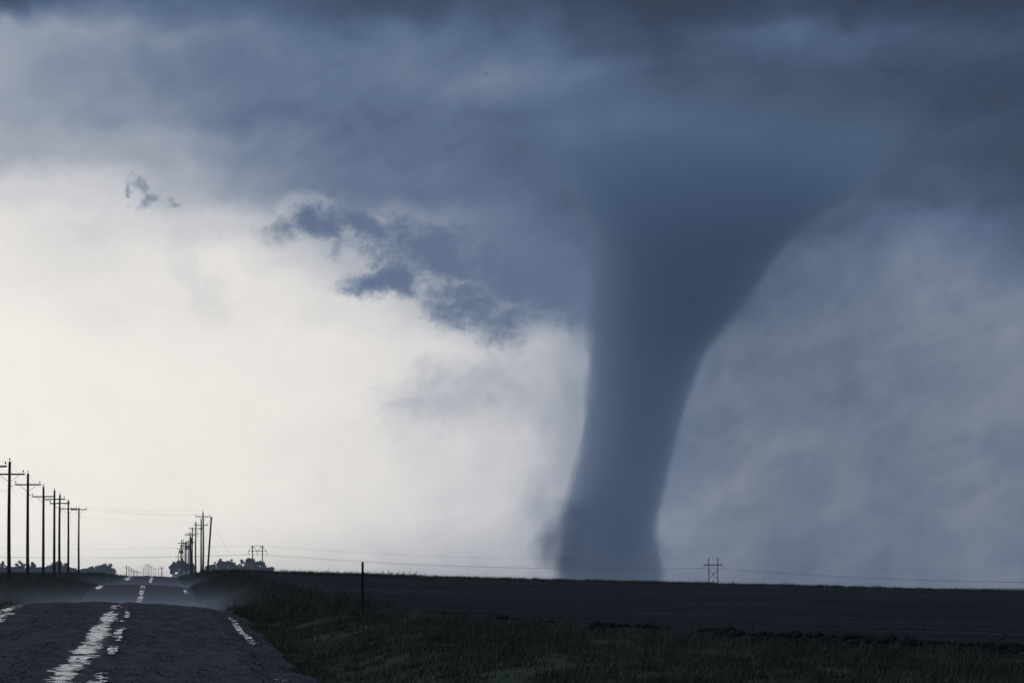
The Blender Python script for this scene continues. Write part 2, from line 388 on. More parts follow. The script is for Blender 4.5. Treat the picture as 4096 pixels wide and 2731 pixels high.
# standing water in the ruts: thin ragged sheets
water_mat = bpy.data.materials.new('muddy_water'); water_mat.use_nodes = True
def build_water():
    t = water_mat.node_tree; p = t.nodes['Principled BSDF']
    p.inputs['Base Color'].default_value = (.045, .042, .042, 1); p.inputs['IOR'].default_value = 1.33
    g = t.nodes.new('ShaderNodeNewGeometry')
    def nz(scale, st, det):
        mp = t.nodes.new('ShaderNodeMapping'); mp.inputs['Scale'].default_value = st; t.links.new(g.outputs['Position'], mp.inputs[0])
        n = t.nodes.new('ShaderNodeTexNoise'); n.inputs['Scale'].default_value = scale; n.inputs['Detail'].default_value = det; n.inputs['Roughness'].default_value = .65
        t.links.new(mp.outputs[0], n.inputs['Vector']); return n.outputs['Fac']
    b = t.nodes.new('ShaderNodeBump'); b.inputs['Distance'].default_value = 0.022; t.links.new(nz(4.0, (1, 1.6, 1), 4), b.inputs['Height']); t.links.new(b.outputs[0], p.inputs['Normal'])
    # thin film over mud at the rim and over ripples, deeper clear water in the middle
    a_ = t.nodes.new('ShaderNodeAttribute'); a_.attribute_name = 'depth'
    mr = t.nodes.new('ShaderNodeMapRange'); t.links.new(nz(1.0, (.9, 2.0, 1), 6), mr.inputs[0])
    for k_, v_ in enumerate((.36, .60, -.85, .45)): mr.inputs[k_ + 1].default_value = v_
    ad = t.nodes.new('ShaderNodeMath'); ad.operation = 'ADD'; ad.use_clamp = True; t.links.new(a_.outputs['Fac'], ad.inputs[0]); t.links.new(mr.outputs[0], ad.inputs[1])
    sp = t.nodes.new('ShaderNodeMapRange'); t.links.new(ad.outputs[0], sp.inputs[0]); sp.inputs[1].default_value = .12; sp.inputs[2].default_value = .85; sp.inputs[3].default_value = .015; sp.inputs[4].default_value = .5
    t.links.new(sp.outputs[0], p.inputs['Specular IOR Level'])
    ro = t.nodes.new('ShaderNodeMapRange'); t.links.new(ad.outputs[0], ro.inputs[0]); ro.inputs[1].default_value = .1; ro.inputs[2].default_value = .8; ro.inputs[3].default_value = .6; ro.inputs[4].default_value = .07
    t.links.new(ro.outputs[0], p.inputs['Roughness'])
build_water()
def puddle(name, tc_, half, y0, y1, dy, thr, seed, grow=None, wob=0.15, rag=0.75):
    yv = np.arange(y0, y1, dy); tv = np.linspace(-half, half, 25)
    T, Y = np.meshgrid(tv, yv)
    c = tc_ + wob * vnoise(yv / 11.0, yv * 0, seed + 5)[:, None]
    f = 1.0 - np.abs(T / half) ** 1.6 + rag * fbm(T / 0.22 / max(1, half / .5), Y / (dy * 7), seed, 4, 0.75) + 0.5 * vnoise(Y / (dy * 45), Y * 0, seed + 9)
    if grow is not None: f = f + grow(Y)
    Tm = T + c
    Z = road_z(tc_ + T * 0, Y) + 0.034 * np.clip(1 - (Y - 60) / 500, .5, 1) + 0.016 * np.clip(1 - (Y - 60) / 300, .25, 1) * vnoise(T / 0.3, Y / 1.1, seed + 2) + 0.010 * vnoise(T / 0.14, Y / 0.5, seed + 3)
    dep = np.clip((f - thr + .30) / .75, 0, 1); keep = f > thr - .35
    q = keep[:-1, :-1] & keep[1:, :-1] & keep[:-1, 1:] & keep[1:, 1:]
    F = grid_faces(len(yv), len(tv))[q.ravel()]
    if len(F) == 0: return None
    V = np.stack([Tm + xr(Y), Y, Z], -1).reshape(-1, 3)
    u, inv = np.unique(F, return_inverse=True)
    o = mesh(name, V[u], inv.reshape(F.shape), water_mat, smooth_=True)
    a_ = o.data.attributes.new('depth', 'FLOAT', 'POINT'); a_.data.foreach_set('value', dep.ravel()[u].astype(np.float32))
    return tag(o, kind='structure')
puddle('puddle', 0.0, 0.36, 62, 212, 0.2, 0.42, 41, lambda Y: 0.45 * sstep(150, 100, Y) - 0.25 * sstep(160, 205, Y), .12, .30)
def patch(t_, y0, y1, half, seed, thr=0.55, dy=0.2):
    mid, hl = (y0 + y1) / 2, (y1 - y0) / 2
    puddle('puddle', t_, half, y0, y1, dy, thr, seed, lambda Y: 0.45 - 1.25 * ((Y - mid) / hl) ** 2, 0.05, 1.0)
for q in ((.55, 164, 190, .10), (.62, 132, 156, .12), (.60, 113, 126, .12), (.66, 84, 99, .18),
          (4.0, 138, 198, .10), (3.80, 94, 107, .20), (3.86, 70, 95, .24),
          (-3.3, 150, 190, .34), (-3.55, 186, 214, .32), (-3.75, 168, 200, .2)):
    patch(*q, 60 + int(q[1]))
patch(0.0, 370, 530, .30, 83, .62, 1.0); patch(3.6, 455, 490, .3, 87, .6, 1.0); patch(-3.6, 470, 512, .4, 89, .6, 1.0)
patch(0.1, 790, 935, .5, 91, .5, 3.0); patch(-3.5, 840, 935, .6, 93, .7, 3.0)

# ------------------------------------------------------------------ tornado: volumes of cloud and dust
TD = 7000.0
vol_core = volume_mat('condensation_funnel', (0.575, 0.72, 0.895), 0.0070, 0.2)
vol_sheath = volume_mat('thin_condensation', (0.575, 0.72, 0.895), 0.0055, 0.2)
vol_dust = volume_mat('lofted_dust', (0.61, 0.74, 0.88), 0.0042, 0.2)
OUT = [  # row, left edge, right edge, depth scale
 (2350, 2245, 2655, 1), (2315, 2240, 2652, 1), (2260, 2228, 2646, 1), (2200, 2238, 2630, 1), (2120, 2240, 2628, 1), (2060, 2252, 2636, 1), (1980, 2268, 2654, 1), (1900, 2288, 2672, 1), (1820, 2312, 2692, 1),
 (1740, 2326, 2714, 1), (1650, 2336, 2740, 1), (1560, 2344, 2768, 1), (1480, 2352, 2798, 1), (1410, 2356, 2828, 1), (1370, 2358, 2856, 1), (1310, 2362, 2908, 1), (1240, 2364, 2972, 1),
 (1150, 2366, 3030, .95), (1060, 2366, 3085, .92), (980, 2362, 3150, .86), (900, 2345, 3240, .74), (830, 2318, 3345, .58), (760, 2285, 3445, .40), (700, 2240, 3520, .26), (600, 2150, 3620, .12), (480, 2040, 3710, .042), (370, 1950, 3780, .012), (300, 1900, 3820, .004)]
O = np.array(OUT, float)
rowsy = np.linspace(2350, 300, 178)
def funnel(grow, seed, amp):
    k = 72; V = []
    for y in rowsy:
        l = np.interp(-y, -O[:, 0], O[:, 1]); r = np.interp(-y, -O[:, 0], O[:, 2]); ds = np.interp(-y, -O[:, 0], O[:, 3])
        p = at((l + r) / 2, y, TD); rad = (r - l) / 2 / FPX * TD * grow
        th = np.arange(k) * 2 * np.pi / k
        w = (y - 640) / 1700 * 5
        tw = th + w * 1.3; n = 1 + amp * (fbm(np.cos(tw) * 2.2 + 5 + w * .25, np.sin(tw) * 2.2 + w * .9, seed, 4, .6))
        V.append(np.stack([p[0] + np.cos(th) * rad * n, p[1] + np.sin(th) * rad * ds * n, p[2] + 5.0 * np.clip((1050 - y) / 500, 0, 1) * fbm(np.cos(th) * 1.5 + 3, np.sin(th) * 1.5 + 8, seed + 40, 3)], -1))
    V = np.array(V).reshape(-1, 3); nr = len(rowsy)
    F = [(i * k + j, i * k + (j + 1) % k, (i + 1) * k + (j + 1) % k, (i + 1) * k + j) for i in range(nr - 1) for j in range(k)]
    F += [tuple(reversed(range(k))), tuple((nr - 1) * k + j for j in range(k))]
    return V, F
bx, by, bz = at(2450, 2340, TD)
bz = gz(bx, by)
tor = thing('tornado', 'dark blue grey tornado funnel reaching from storm cloud to the ground', 'tornado', (bx, by, bz))
for nm, grow, seed, amp, mt in (('funnel_core', 0.955, 3, 0.05, vol_core), ('funnel_core', 0.99, 5, 0.055, vol_core), ('funnel_sheath', 1.02, 7, 0.06, vol_sheath), ('funnel_sheath', 1.055, 9, 0.07, vol_sheath)):
    V, F = funnel(grow, seed, amp); mesh(nm, V - np.array([bx, by, bz]), F, mt, tor, True)
def puff(px, py, rx, ry, seed, mat, parent, base, amp=0.22, Y=TD, ydep=1.0, name='dust_cloud', n=40):
    c = at(px, py, Y); a_, b_ = rx / FPX * Y, ry / FPX * Y
    V = []; F = []; m = n * 2
    for i in range(n + 1):
        ph = math.pi * i / n
        th = np.arange(m) * 2 * np.pi / m
        x = np.sin(ph) * np.cos(th); yy = np.sin(ph) * np.sin(th); z = np.full(m, math.cos(ph))
        d = 1 + amp * (fbm(x * 1.6 + z * 1.1 + 7, yy * 1.6 + z * 1.9 + 3, seed, 4, .55) + .0)
        V.append(np.stack([c[0] + x * a_ * d, c[1] + yy * a_ * ydep * d, c[2] + z * b_ * d], -1))
    V = np.array(V).reshape(-1, 3) - np.array(base)
    F = [(i * m + j, (i + 1) * m + j, (i + 1) * m + (j + 1) % m, i * m + (j + 1) % m) for i in range(n) for j in range(m)]
    return mesh(name, V, F, mat, parent, True)
base = (bx, by, bz)
dr = np.random.default_rng(17)
for q in range(95):      # dust swirling round the foot, thickest on the inflow side
    yy_ = 2285 - 300 * dr.uniform(0, 1) ** 1.5; lx_ = np.interp(yy_, [1980, 2085, 2140, 2210, 2250, 2290], [2262, 2212, 2172, 2152, 2190, 2245])
    r_ = dr.uniform(26, 64); puff(lx_ + 170 * dr.uniform(0, 1), yy_, r_, r_ * dr.uniform(.7, 1.2), 30 + q, vol_dust, tor, base, n=22)
for q in range(10):
    r_ = dr.uniform(24, 44); puff(dr.uniform(2600, 2650), dr.uniform(2150, 2310), r_, r_ * dr.uniform(.8, 1.3), 130 + q, vol_dust, tor, base, n=22)
for a_ in ((2262, 2295, 55, 50, 3), (2620, 2290, 46, 66, 5), (2400, 2300, 185, 55, 6)):
    puff(*a_, vol_dust, tor, base)

# ------------------------------------------------------------------ wind-blown spray lying in the dips of the road
def spray(Y, t, rx, ry, top, seed, dens, fall, name='road_spray', nscale=0.12):
    X = xr(Y) + t; z0 = gz(X, Y)
    n = 20; m = 48; V = []
    for i in range(n + 1):
        ph = math.pi * i / n; th = np.arange(m) * 2 * np.pi / m
        x = np.sin(ph) * np.cos(th); yy = np.sin(ph) * np.sin(th); zz = np.full(m, math.cos(ph))
        d = 1 + 0.15 * fbm(x * 2 + 9 + zz, yy * 2 + 4, seed, 3)
        V.append(np.stack([X + x * rx * d, Y + yy * ry * d, z0 + 0.4 + zz * top * d], -1))
    F = [(i * m + j, (i + 1) * m + j, (i + 1) * m + (j + 1) % m, i * m + (j + 1) % m) for i in range(n) for j in range(m)]
    mt = volume_mat('spray', (0.90, 0.94, 1.0), dens, 0.4); mt.cycles.homogeneous_volume = False
    nt_ = mt.node_tree; g = nt_.nodes.new('ShaderNodeNewGeometry'); sp = nt_.nodes.new('ShaderNodeSeparateXYZ'); nt_.links.new(g.outputs['Position'], sp.inputs[0])
    def mm(op, a_, b_):
        q = nt_.nodes.new('ShaderNodeMath'); q.operation = op
        for i, v in enumerate((a_, b_)):
            if isinstance(v, (int, float)): q.inputs[i].default_value = v
            else: nt_.links.new(v, q.inputs[i])
        return q.outputs[0]
    e = mm('POWER', 2.718, mm('MULTIPLY', mm('SUBTRACT', sp.outputs[2], z0), -1.0 / fall))
    u = mm('DIVIDE', mm('SUBTRACT', sp.outputs[0], X), rx); gsn = mm('POWER', 2.718, mm('MULTIPLY', mm('MULTIPLY', u, u), -2.6))
    no = nt_.nodes.new('ShaderNodeTexNoise'); no.inputs['Scale'].default_value = nscale; no.inputs['Detail'].default_value = 3; nt_.links.new(g.outputs['Position'], no.inputs['Vector'])
    d_ = mm('MULTIPLY', mm('MULTIPLY', e, gsn), mm('MULTIPLY', mm('POWER', no.outputs['Fac'], 2.0), 4.0 * dens))
    v = [x for x in nt_.nodes if x.type == 'PRINCIPLED_VOLUME'][0]; nt_.links.new(d_, v.inputs['Density'])
    return mesh(name, np.array(V).reshape(-1, 3), F, mt, smooth_=True)
tag(spray(335, -2, 20, 80, 2.6, 5, 0.024, 0.5), 'pale wind blown spray hanging behind the nearest crest of the gravel road', 'spray', kind='stuff')
tag(spray(650, -2, 20, 80, 2.2, 6, 0.014, 0.5), 'thin far spray hanging behind the second crest of the gravel road', 'spray', kind='stuff')

tag(spray(1500, 60, 330, 560, 30, 7, 4.5e-4, 5.0, 'ground_mist', 0.01), 'thin grey rain mist lying low before the far trees', 'mist', kind='stuff')

# ------------------------------------------------------------------ utility poles
wood = material('weathered_wood', (.035, .031, .028), (.06, .054, .048), scale=3, rough=0.95, stretch=(4, 4, .4))
steel = material('galvanised_steel', (.10, .10, .11), rough=0.7, spec=.2)
ceramic = material('porcelain', (.05, .04, .035), rough=0.4, spec=.3)
wire_mat = material('weathered_wire', (.05, .05, .052), rough=0.8)
CA = math.atan(0.0615)
_cache = {}
def cached(key, fn):
    if key not in _cache: _cache[key] = fn()
    return _cache[key]
def child(name, me, parent, loc=(0, 0, 0), rot=0.0):
    o = bpy.data.objects.new(name, me); col.objects.link(o); o.parent = parent; o.location = loc; o.rotation_euler = (0, 0, rot); return o
def utility_pole(px, ptop, Y, label, group=None, H=None, arms=True, transformer=0, far=False, lean=0.0, tilt=0.0, arm_rot=CA, topins=True, armdrop=1.07, bow=0.0, name='utility_pole'):
    X, _, ztop = at(px, ptop, Y)
    zb = gz(X, Y)
    h = max(4.0, ztop - zb)
    t = thing(name, label, 'utility pole', (X, Y, zb), group)
    t.rotation_euler = (0, lean, 0)
    k = 6 if far else 10
    m = MB(); n = 2 if far else 7
    sx = random.uniform(-1, 1) * bow
    m.tube([(sx * math.sin(math.pi * i / n), 0, -0.8 + (h + 0.8) * i / n) for i in range(n + 1)], [0.172 - 0.062 * i / n for i in range(n + 1)], k)
    m.obj('pole', wood, t)
    pts = {}
    if arms:
        za = h - armdrop
        def arm_me(): return MB().box((0, 0, 0), (1.25, .055, .065)).data('crossarm', wood)
        a_ = child('crossarm', cached('arm', arm_me), t, (0, -.17, za), arm_rot); a_.rotation_euler = (0, tilt, arm_rot)
        if not far:
            def br(s): return lambda: MB().tube([(s * .78, -.17, -.06), (s * .12, -.13, -.62)], .018, 5).data('brace', steel)
            for s in (-1, 1): child('brace', cached('br%d' % s, br(s)), t, (0, 0, za), arm_rot)
        def ins_me():
            return MB().tube([(0, 0, 0), (0, 0, .12), (0, 0, .121), (0, 0, .20), (0, 0, .205), (0, 0, .27), (0, 0, .30)], [.012, .012, .055, .06, .04, .045, .015], 7).data('insulator', ceramic)
        for s in (-1.15, 1.15):
            child('insulator', cached('ins', ins_me), t, (s * math.cos(arm_rot), -.17 + s * math.sin(arm_rot), za + .065 + s * math.sin(-tilt)))
        if topins: child('insulator', cached('ins', ins_me), t, (0, 0, h))
        c, s_ = math.cos(arm_rot), math.sin(arm_rot)
        pts = {'l': (X - 1.15 * c, Y - .17 - 1.15 * s_, zb + za + .33), 'r': (X + 1.15 * c, Y - .17 + 1.15 * s_, zb + za + .33), 't': (X, Y, zb + h + .28), 'n': (X + .16, Y, zb + za - .95)}
        if not far:
            child('neutral_bracket', cached('nb', lambda: MB().box((.09, 0, 0), (.10, .03, .025)).data('neutral_bracket', steel)), t, (.1, 0, za - .98))
    for s in ([] if not transformer else ([1] if transformer == 1 else [-1, 1])):
        def can():
            m_ = MB(); m_.tube([(0, 0, -.55), (0, 0, -.52), (0, 0, .40), (0, 0, .46), (0, 0, .47)], [.20, .25, .25, .22, .05], 12)
            m_.tube([(.08, 0, .45), (.08, 0, .72)], .04, 6); m_.tube([(-.08, 0, .45), (-.08, 0, .72)], .04, 6); return m_.data('transformer', steel)
        child('transformer', cached('can', can), t, (s * .40, -.05, h - 1.9))
    return pts
LBL = 'wooden utility pole with single crossarm in the row edging the gravel road before it crosses'
ORD = ['first', 'second', 'third', 'fourth', 'fifth', 'sixth', 'seventh', 'eighth', 'ninth', 'tenth', 'eleventh', 'twelfth', 'thirteenth', 'fourteenth', 'fifteenth', 'sixteenth', 'seventeenth', 'eighteenth', 'nineteenth', 'twentieth', 'twenty-first', 'twenty-second']
GL = 'utility poles on the near stretch of the roadside line'
left_line = []
for i, (px, top, Y) in enumerate([(-41, 1806, 412), (39, 1845, 476), (112, 1893, 545), (174, 1946, 617), (218, 1960, 668), (239.5, 1978, 706), (273, 2003, 782), (316, 2030, 886)]):
    left_line.append(utility_pole(px, top, Y, 'last wooden utility pole before the wires cross over the gravel road' if i == 7 else ORD[6 - i] + ' wooden utility pole back from the pole where the wires cross the road', GL, bow=.06, tilt=random.uniform(-.015, .015), topins=i < 7, armdrop=1.07 if i < 7 else .28))
G2 = 'utility poles beyond the wire crossing'
LB2 = 'thin wooden utility pole with crossarm in the tight cluster ahead of the dark trees'
right_line = []
for i, (px, top, Y, tr, ad) in enumerate([(812, 2047, 938, 0, .75), (805, 2075, 1015, 0, 1.05), (784, 2088, 1090, 0, 1.2), (769.5, 2111, 1175, 0, 1.2), (760.5, 2128, 1265, 1, .6), (763, 2147, 1340, 0, 1.2),
                                   (753, 2158, 1410, 2, 1.0), (745, 2166, 1480, 0, 1.0), (741, 2168, 1570, 0, 1.0), (732.5, 2156, 1660, 0, 1.1), (726, 2158, 1740, 0, 1.1), (723, 2182, 1830, 2, .9), (713.5, 2213, 2080, 0, 1.1)]):
    lb = ORD[i] + ' wooden utility pole after the wires cross over the gravel road' if not tr else ('utility pole with a grey transformer can on one side of its shaft' if tr == 1 else ('utility pole flanked by a pair of transformer cans, tallest of that kind' if i == 6 else 'short far utility pole flanked by a pair of transformer cans'))
    right_line.append(utility_pole(px, top, Y, lb, G2, bow=.08, tilt=random.uniform(-.02, .02), transformer=tr, armdrop=ad))
# leaning stub pole with its guy wire
X, Y, zt = at(830, 2292, 925)
zb = gz(X, Y); tx, _, tz = at(845.5, 2068, 925)
st = thing('guy_stub_pole', 'bare leaning wooden pole without crossarm beside the clustered utility poles', 'utility pole', (X, Y, zb))
MB().tube([(-.04, 0, -.6), (0, 0, 0), (tx - X, 0, tz - zb)], [.17, .165, .13], 10).obj('pole', wood, st)
MB().tube([(tx - X, 0, tz - zb - .25), (tx - X, 0, tz - zb + .06)], .16, 10).obj('pole_band', steel, st)
g = at(905, 2200, 925)
MB().tube([(tx - X, 0, tz - zb - .2), (tx - X + 4.6, 0, gz(tx + 4.6, Y) - zb)], .008, 4).obj('guy_wire', wire_mat, st)
# far rows where the road meets the skyline
GF = 'tiny utility poles where the road meets the skyline'
far_pts = [(506, 2262, 2050), (516, 2281, 2250), (525, 2283, 2450), (533, 2286, 2650), (539, 2284, 2850), (547, 2279, 3000), (552, 2282, 3150), (564, 2284, 3350),
           (574, 2268, 3450), (581, 2257, 3550), (589, 2252, 3650), (594, 2257, 3750), (599, 2262, 3850), (606, 2260, 3950), (615, 2268, 4100), (622, 2272, 4250), (634, 2272, 4400), (646, 2264, 2900), (649, 2268, 3200)]
for px, top, Y in far_pts:
    utility_pole(px, top, Y, 'tiny far utility pole where the gravel road meets the skyline', GF, far=True, armdrop=.8)
for px, top, hgt in ((1133, 2280, 0), (1509, 2291, 0), (1919, 2305, 0)):
    utility_pole(px, top, 5200, 'lone speck of a pole poking above the bare ploughed skyline', 'specks of poles above the ploughed skyline', far=True, arms=False)
# overhead wires
def wires(pts, key, label, sag, rad, group):
    m = MB(); seq = []
    P = [Vector(p[key]) for p in pts]
    for a_, b_ in zip(P[:-1], P[1:]):
        s = sag * ((b_ - a_).length / 70) ** 2
        for i in range(14):
            u = i / 14; q = a_.lerp(b_, u); q.z -= 4 * s * u * (1 - u); seq.append(tuple(q))
    seq.append(tuple(P[-1]))
    m.tube(seq, rad, 4); o = m.obj('overhead_wire', wire_mat); tag(o, label, 'wire', group); return o
line = left_line + right_line
for key, lb in (('l', 'slack wire strung along one end of the utility pole crossarms'), ('r', 'slack wire strung along the other end of the utility pole crossarms'), ('t', 'slack wire strung over the tops of the utility poles'), ('n', 'slack neutral wire strung below the crossarms of the utility poles')):
    wires(line, key, lb, .75, .0065, 'wires of the roadside pole line')
# H-frame transmission line far across the fields
HY = 3150.0
def h_frame(px, ptop, pbase_h, braces_low, name_label, slim):
    X, Y, zt = at(px, ptop, HY); zb = gz(X, Y); h = zt - zb
    t = thing('transmission_frame', name_label, 'power pole', (X, Y, zb), 'two-legged frames of the cross-country power line')
    w = 2.52 if not slim else 2.75
    for s in (-1, 1): MB().tube([(s * w, 0, -1.0), (s * w, 0, h)], [.34, .27], 8).obj('leg', wood, t)
    P = {}
    if slim:      # open wire-braced head
        za = h - 3.1
        MB().tube([(-5.2, -.3, za), (5.2, -.3, za)], .16, 6).obj('crossarm', wood, t)
        MB().tube([(-w - .6, -.3, h - .25), (w + .6, -.3, h - .25)], .13, 6).obj('top_strut', wood, t)
        for a_, b_ in (((-w, h - .3), (-5.1, za)), ((w, h - .3), (5.1, za)), ((-w, h - .3), (0, za)), ((w, h - .3), (0, za)), ((-w, za - 6.2), (0, za - 8.4)), ((w, za - 6.2), (0, za - 8.4))):
            MB().tube([(a_[0], -.3, a_[1]), (b_[0], -.3, b_[1])], .12, 5).obj('brace', wood, t)
    else:
        za = h - 3.6
        MB().box((0, -.35, za), (5.2, .2, .34)).obj('crossarm', wood, t)
        for s in (-1, 1): MB().tube([(-s * w, -.3, za - 2.6), (s * w, -.3, za - 8.0)], .20, 6).obj('cross_brace', wood, t)
    for x in (-5.1, 0, 5.1):
        MB().tube([(x, -.3, za - .1), (x, -.3, za - .5), (x, -.3, za - .51), (x, -.3, za - 1.7), (x, -.3, za - 1.75)], [.05, .05, .16, .16, .05], 7).obj('insulator_string', ceramic, t)
        P[x] = (X + x, Y - .3, zb + za - 1.75)
    for s in (-1, 1): P[('s', s)] = (X + s * w, Y, zb + h)
    return P
HL = [None, h_frame(1030, 2181, 0, False, 'slender two legged power frame with braced head rising over the dark trees', True),
      h_frame(2853, 2232, 0, True, 'stout two legged power frame with thick crossarm standing past the funnel base', False), None]
def shift(P, dx, dz): return {k: (v[0] + dx, v[1], v[2] + dz) for k, v in P.items()}
HL[0] = shift(HL[1], -252, 3.0); HL[3] = shift(HL[2], 252, -7.5)
for k, lb in ((-5.1, 'long sagging power line conductor hung from the outer insulators beside the road side leg'), (0, 'long sagging power line conductor hung between the legs of the frames'), (5.1, 'long sagging power line conductor hung from the outer insulators on the far side'),
              (('s', -1), 'thin shield wire strung over one leg top of the power frames'), (('s', 1), 'thin shield wire strung over the other leg top of the power frames')):
    wires([{'k': P[k]} for P in HL], 'k', lb, .25, .028 if not isinstance(k, tuple) else .015, 'wires of the cross-country power line')

# ------------------------------------------------------------------ steel fence post at the field edge
fp_mat = material('rusted_post', (.018, .014, .012), (.035, .022, .018), scale=9, rough=.9)
X, Y, zt = at(1450.5, 2246, 195); zb = gz(X, Y)
fp = thing('fence_post', 'thin dark upright fence post standing alone at the grassy field edge', 'fence post', (X, Y, zb))
h = zt - zb
MB().box((0, 0, h / 2 - .2), (.040, .006, h / 2 + .2)).obj('flange', fp_mat, fp)
MB().box((0, .028, h / 2 - .2), (.005, .0215, h / 2 + .198)).obj('web', fp_mat, fp)
m = MB()
for i in range(14): m.box((0, -.010, .25 + i * (h - .35) / 14), (.012, .0045, .012))
m.obj('studs', fp_mat, fp)

# ------------------------------------------------------------------ trees
bark = material('bark', (.03, .026, .022), (.05, .044, .038), scale=2)
leaf = material('leaves', (.030, .042, .022), (.060, .075, .036), scale=.5, rough=.8)
leaf2 = material('dark_leaves', (.022, .034, .024), (.045, .058, .036), scale=.5, rough=.8)
def tree(px, ptop, width_px, Y, label, group, seed, mat=leaf, shape='round', gap=0.35, n=2600):
    r = np.random.default_rng(seed)
    X, _, zt = at(px, ptop, Y); zb = gz(X, Y); h = max(2.5, zt - zb); wr = width_px / 2 / FPX * Y
    t = thing('leafy_tree' if shape == 'round' else 'shelterbelt_tree', label, 'tree', (X, Y, zb), group)
    m = MB(); m.tube([(0, 0, -.5), (.1, 0, h * .25), (-.1, .1, h * .6)], [h * .035, h * .028, h * .012], 6)
    limbs = []
    for i in range(7):
        q = r.uniform(0, 2 * np.pi); rr = wr * r.uniform(.45, .85); zz = h * r.uniform(.45, .80)
        e = (math.cos(q) * rr, math.sin(q) * rr, zz); limbs.append(e)
        m.tube([(0, 0, h * r.uniform(.18, .4)), (e[0] * .5, e[1] * .5, zz * .72), e], [h * .014, h * .009, h * .004], 5)
    m.obj('trunk', bark, t)
    # clumps of leaf-sized faces
    C = []
    for i in range(30):
        q = r.uniform(0, 2 * np.pi); zf = r.uniform(.06, .86)
        env = math.sqrt(max(0, 1 - ((zf - .45) / .55) ** 2)) if shape == 'round' else 1.05 - zf
        rc = wr * r.uniform(.20, .40) * (.5 + .5 * env)
        rad = max(0, wr * env - rc * .7) * math.sqrt(r.uniform(.05, 1.1))
        C.append((math.cos(q) * rad, math.sin(q) * rad, min(zf * h, h - rc * .75), rc))
    for e in limbs: C.append((*e, wr * r.uniform(.16, .26)))
    C.append((r.uniform(-.25, .25) * wr, 0, h - wr * .17, wr * .22))
    C = np.array(C); pw = C[:, 3] ** 2; idx = r.choice(len(C), n, p=pw / pw.sum()); c = C[idx]
    d = r.normal(size=(n, 3)); d /= np.linalg.norm(d, axis=1)[:, None]; rad = r.uniform(0, 1, n) ** .5
    P = c[:, :3] + d * (c[:, 3] * rad)[:, None] * np.array([1, 1, .8])
    P[:, 2] = np.maximum(P[:, 2], .15)
    s = r.uniform(.16, .42, n) * np.clip(h / 7, .8, 1.4)
    a1 = r.normal(size=(n, 3)); a1 /= np.linalg.norm(a1, axis=1)[:, None]; a2 = np.cross(a1, r.normal(size=(n, 3))); a2 /= np.linalg.norm(a2, axis=1)[:, None]
    V = np.stack([P - a1 * s[:, None], P + a2 * s[:, None] * .6, P + a1 * s[:, None], P - a2 * s[:, None] * .6], 1).reshape(-1, 3)
    mesh('crown', V, np.arange(n * 4).reshape(n, 4), mat, t)
GT = 'trees behind the clustered poles'
right_trees = [(697, 2243, 46), (722, 2232, 44), (742, 2246, 40), (768, 2252, 36), (836, 2258, 46), (862, 2246, 44), (886, 2233, 46), (922, 2234, 60), (958, 2252, 46), (998, 2229, 74), (1036, 2240, 62), (1066, 2262, 44), (1088, 2264, 22)]
tl = {1: 'ragged tree rising right behind the utility pole cluster', 6: 'tall ragged tree with a see-through gap under its branches beside the leaning bare pole',
      9: 'broad domed tree directly below the slender power frame', 12: 'small sprawling tree at the outer end of the grove below the slender power frame'}
for i, (px, top, w) in enumerate(right_trees):
    tree(px, top, w, 2450 + (i % 3) * 60, tl.get(i, (ORD[i - 4] + ' grove tree outward from the leaning bare pole') if i >= 4 else (ORD[i] + ' leafy tree outward from the road behind the clustered utility poles')), GT, 100 + i, n=3600)
GL2 = 'trees of the far shelterbelt'
left_trees = [ (10, 2243, 40, 'c'), (48, 2264, 60, 'r'), (86, 2241, 46, 'c'), (133, 2246, 44, 'c'), (165, 2266, 50, 'r'), (205, 2256, 56, 'c'), (240, 2240, 70, 'r'), (285, 2270, 50, 'r'), (335, 2272, 50, 'r'), (372, 2264, 56, 'r'), (405, 2258, 56, 'r'), (428, 2252, 50, 'r'), (452, 2272, 24, 'r')]
left_trees = sorted(left_trees + [(-15, 2264, 60, 'r'), (28, 2268, 44, 'r'), (66, 2266, 44, 'r'), (110, 2268, 44, 'r'), (150, 2268, 44, 'r'), (186, 2267, 44, 'r'), (222, 2252, 44, 'r'), (262, 2262, 50, 'r'), (310, 2276, 50, 'r')])
for i, (px, top, w, sh) in enumerate(left_trees):
    lb = ORD[len(left_trees) - 1 - i] + (' tree, a pointed conifer,' if sh == 'c' else ' tree, low and rounded,') + ' of the far shelterbelt counted from the road'
    tree(px, top, w * 1.3, 2050 + (i % 3) * 50, lb, GL2, 200 + i, leaf2, 'round' if sh == 'r' else 'cone', n=3600)
tree(3192, 2338, 60, 4300, 'small dark lump of a lone tree on the skyline past the stout power frame', None, 300, leaf2, n=900)

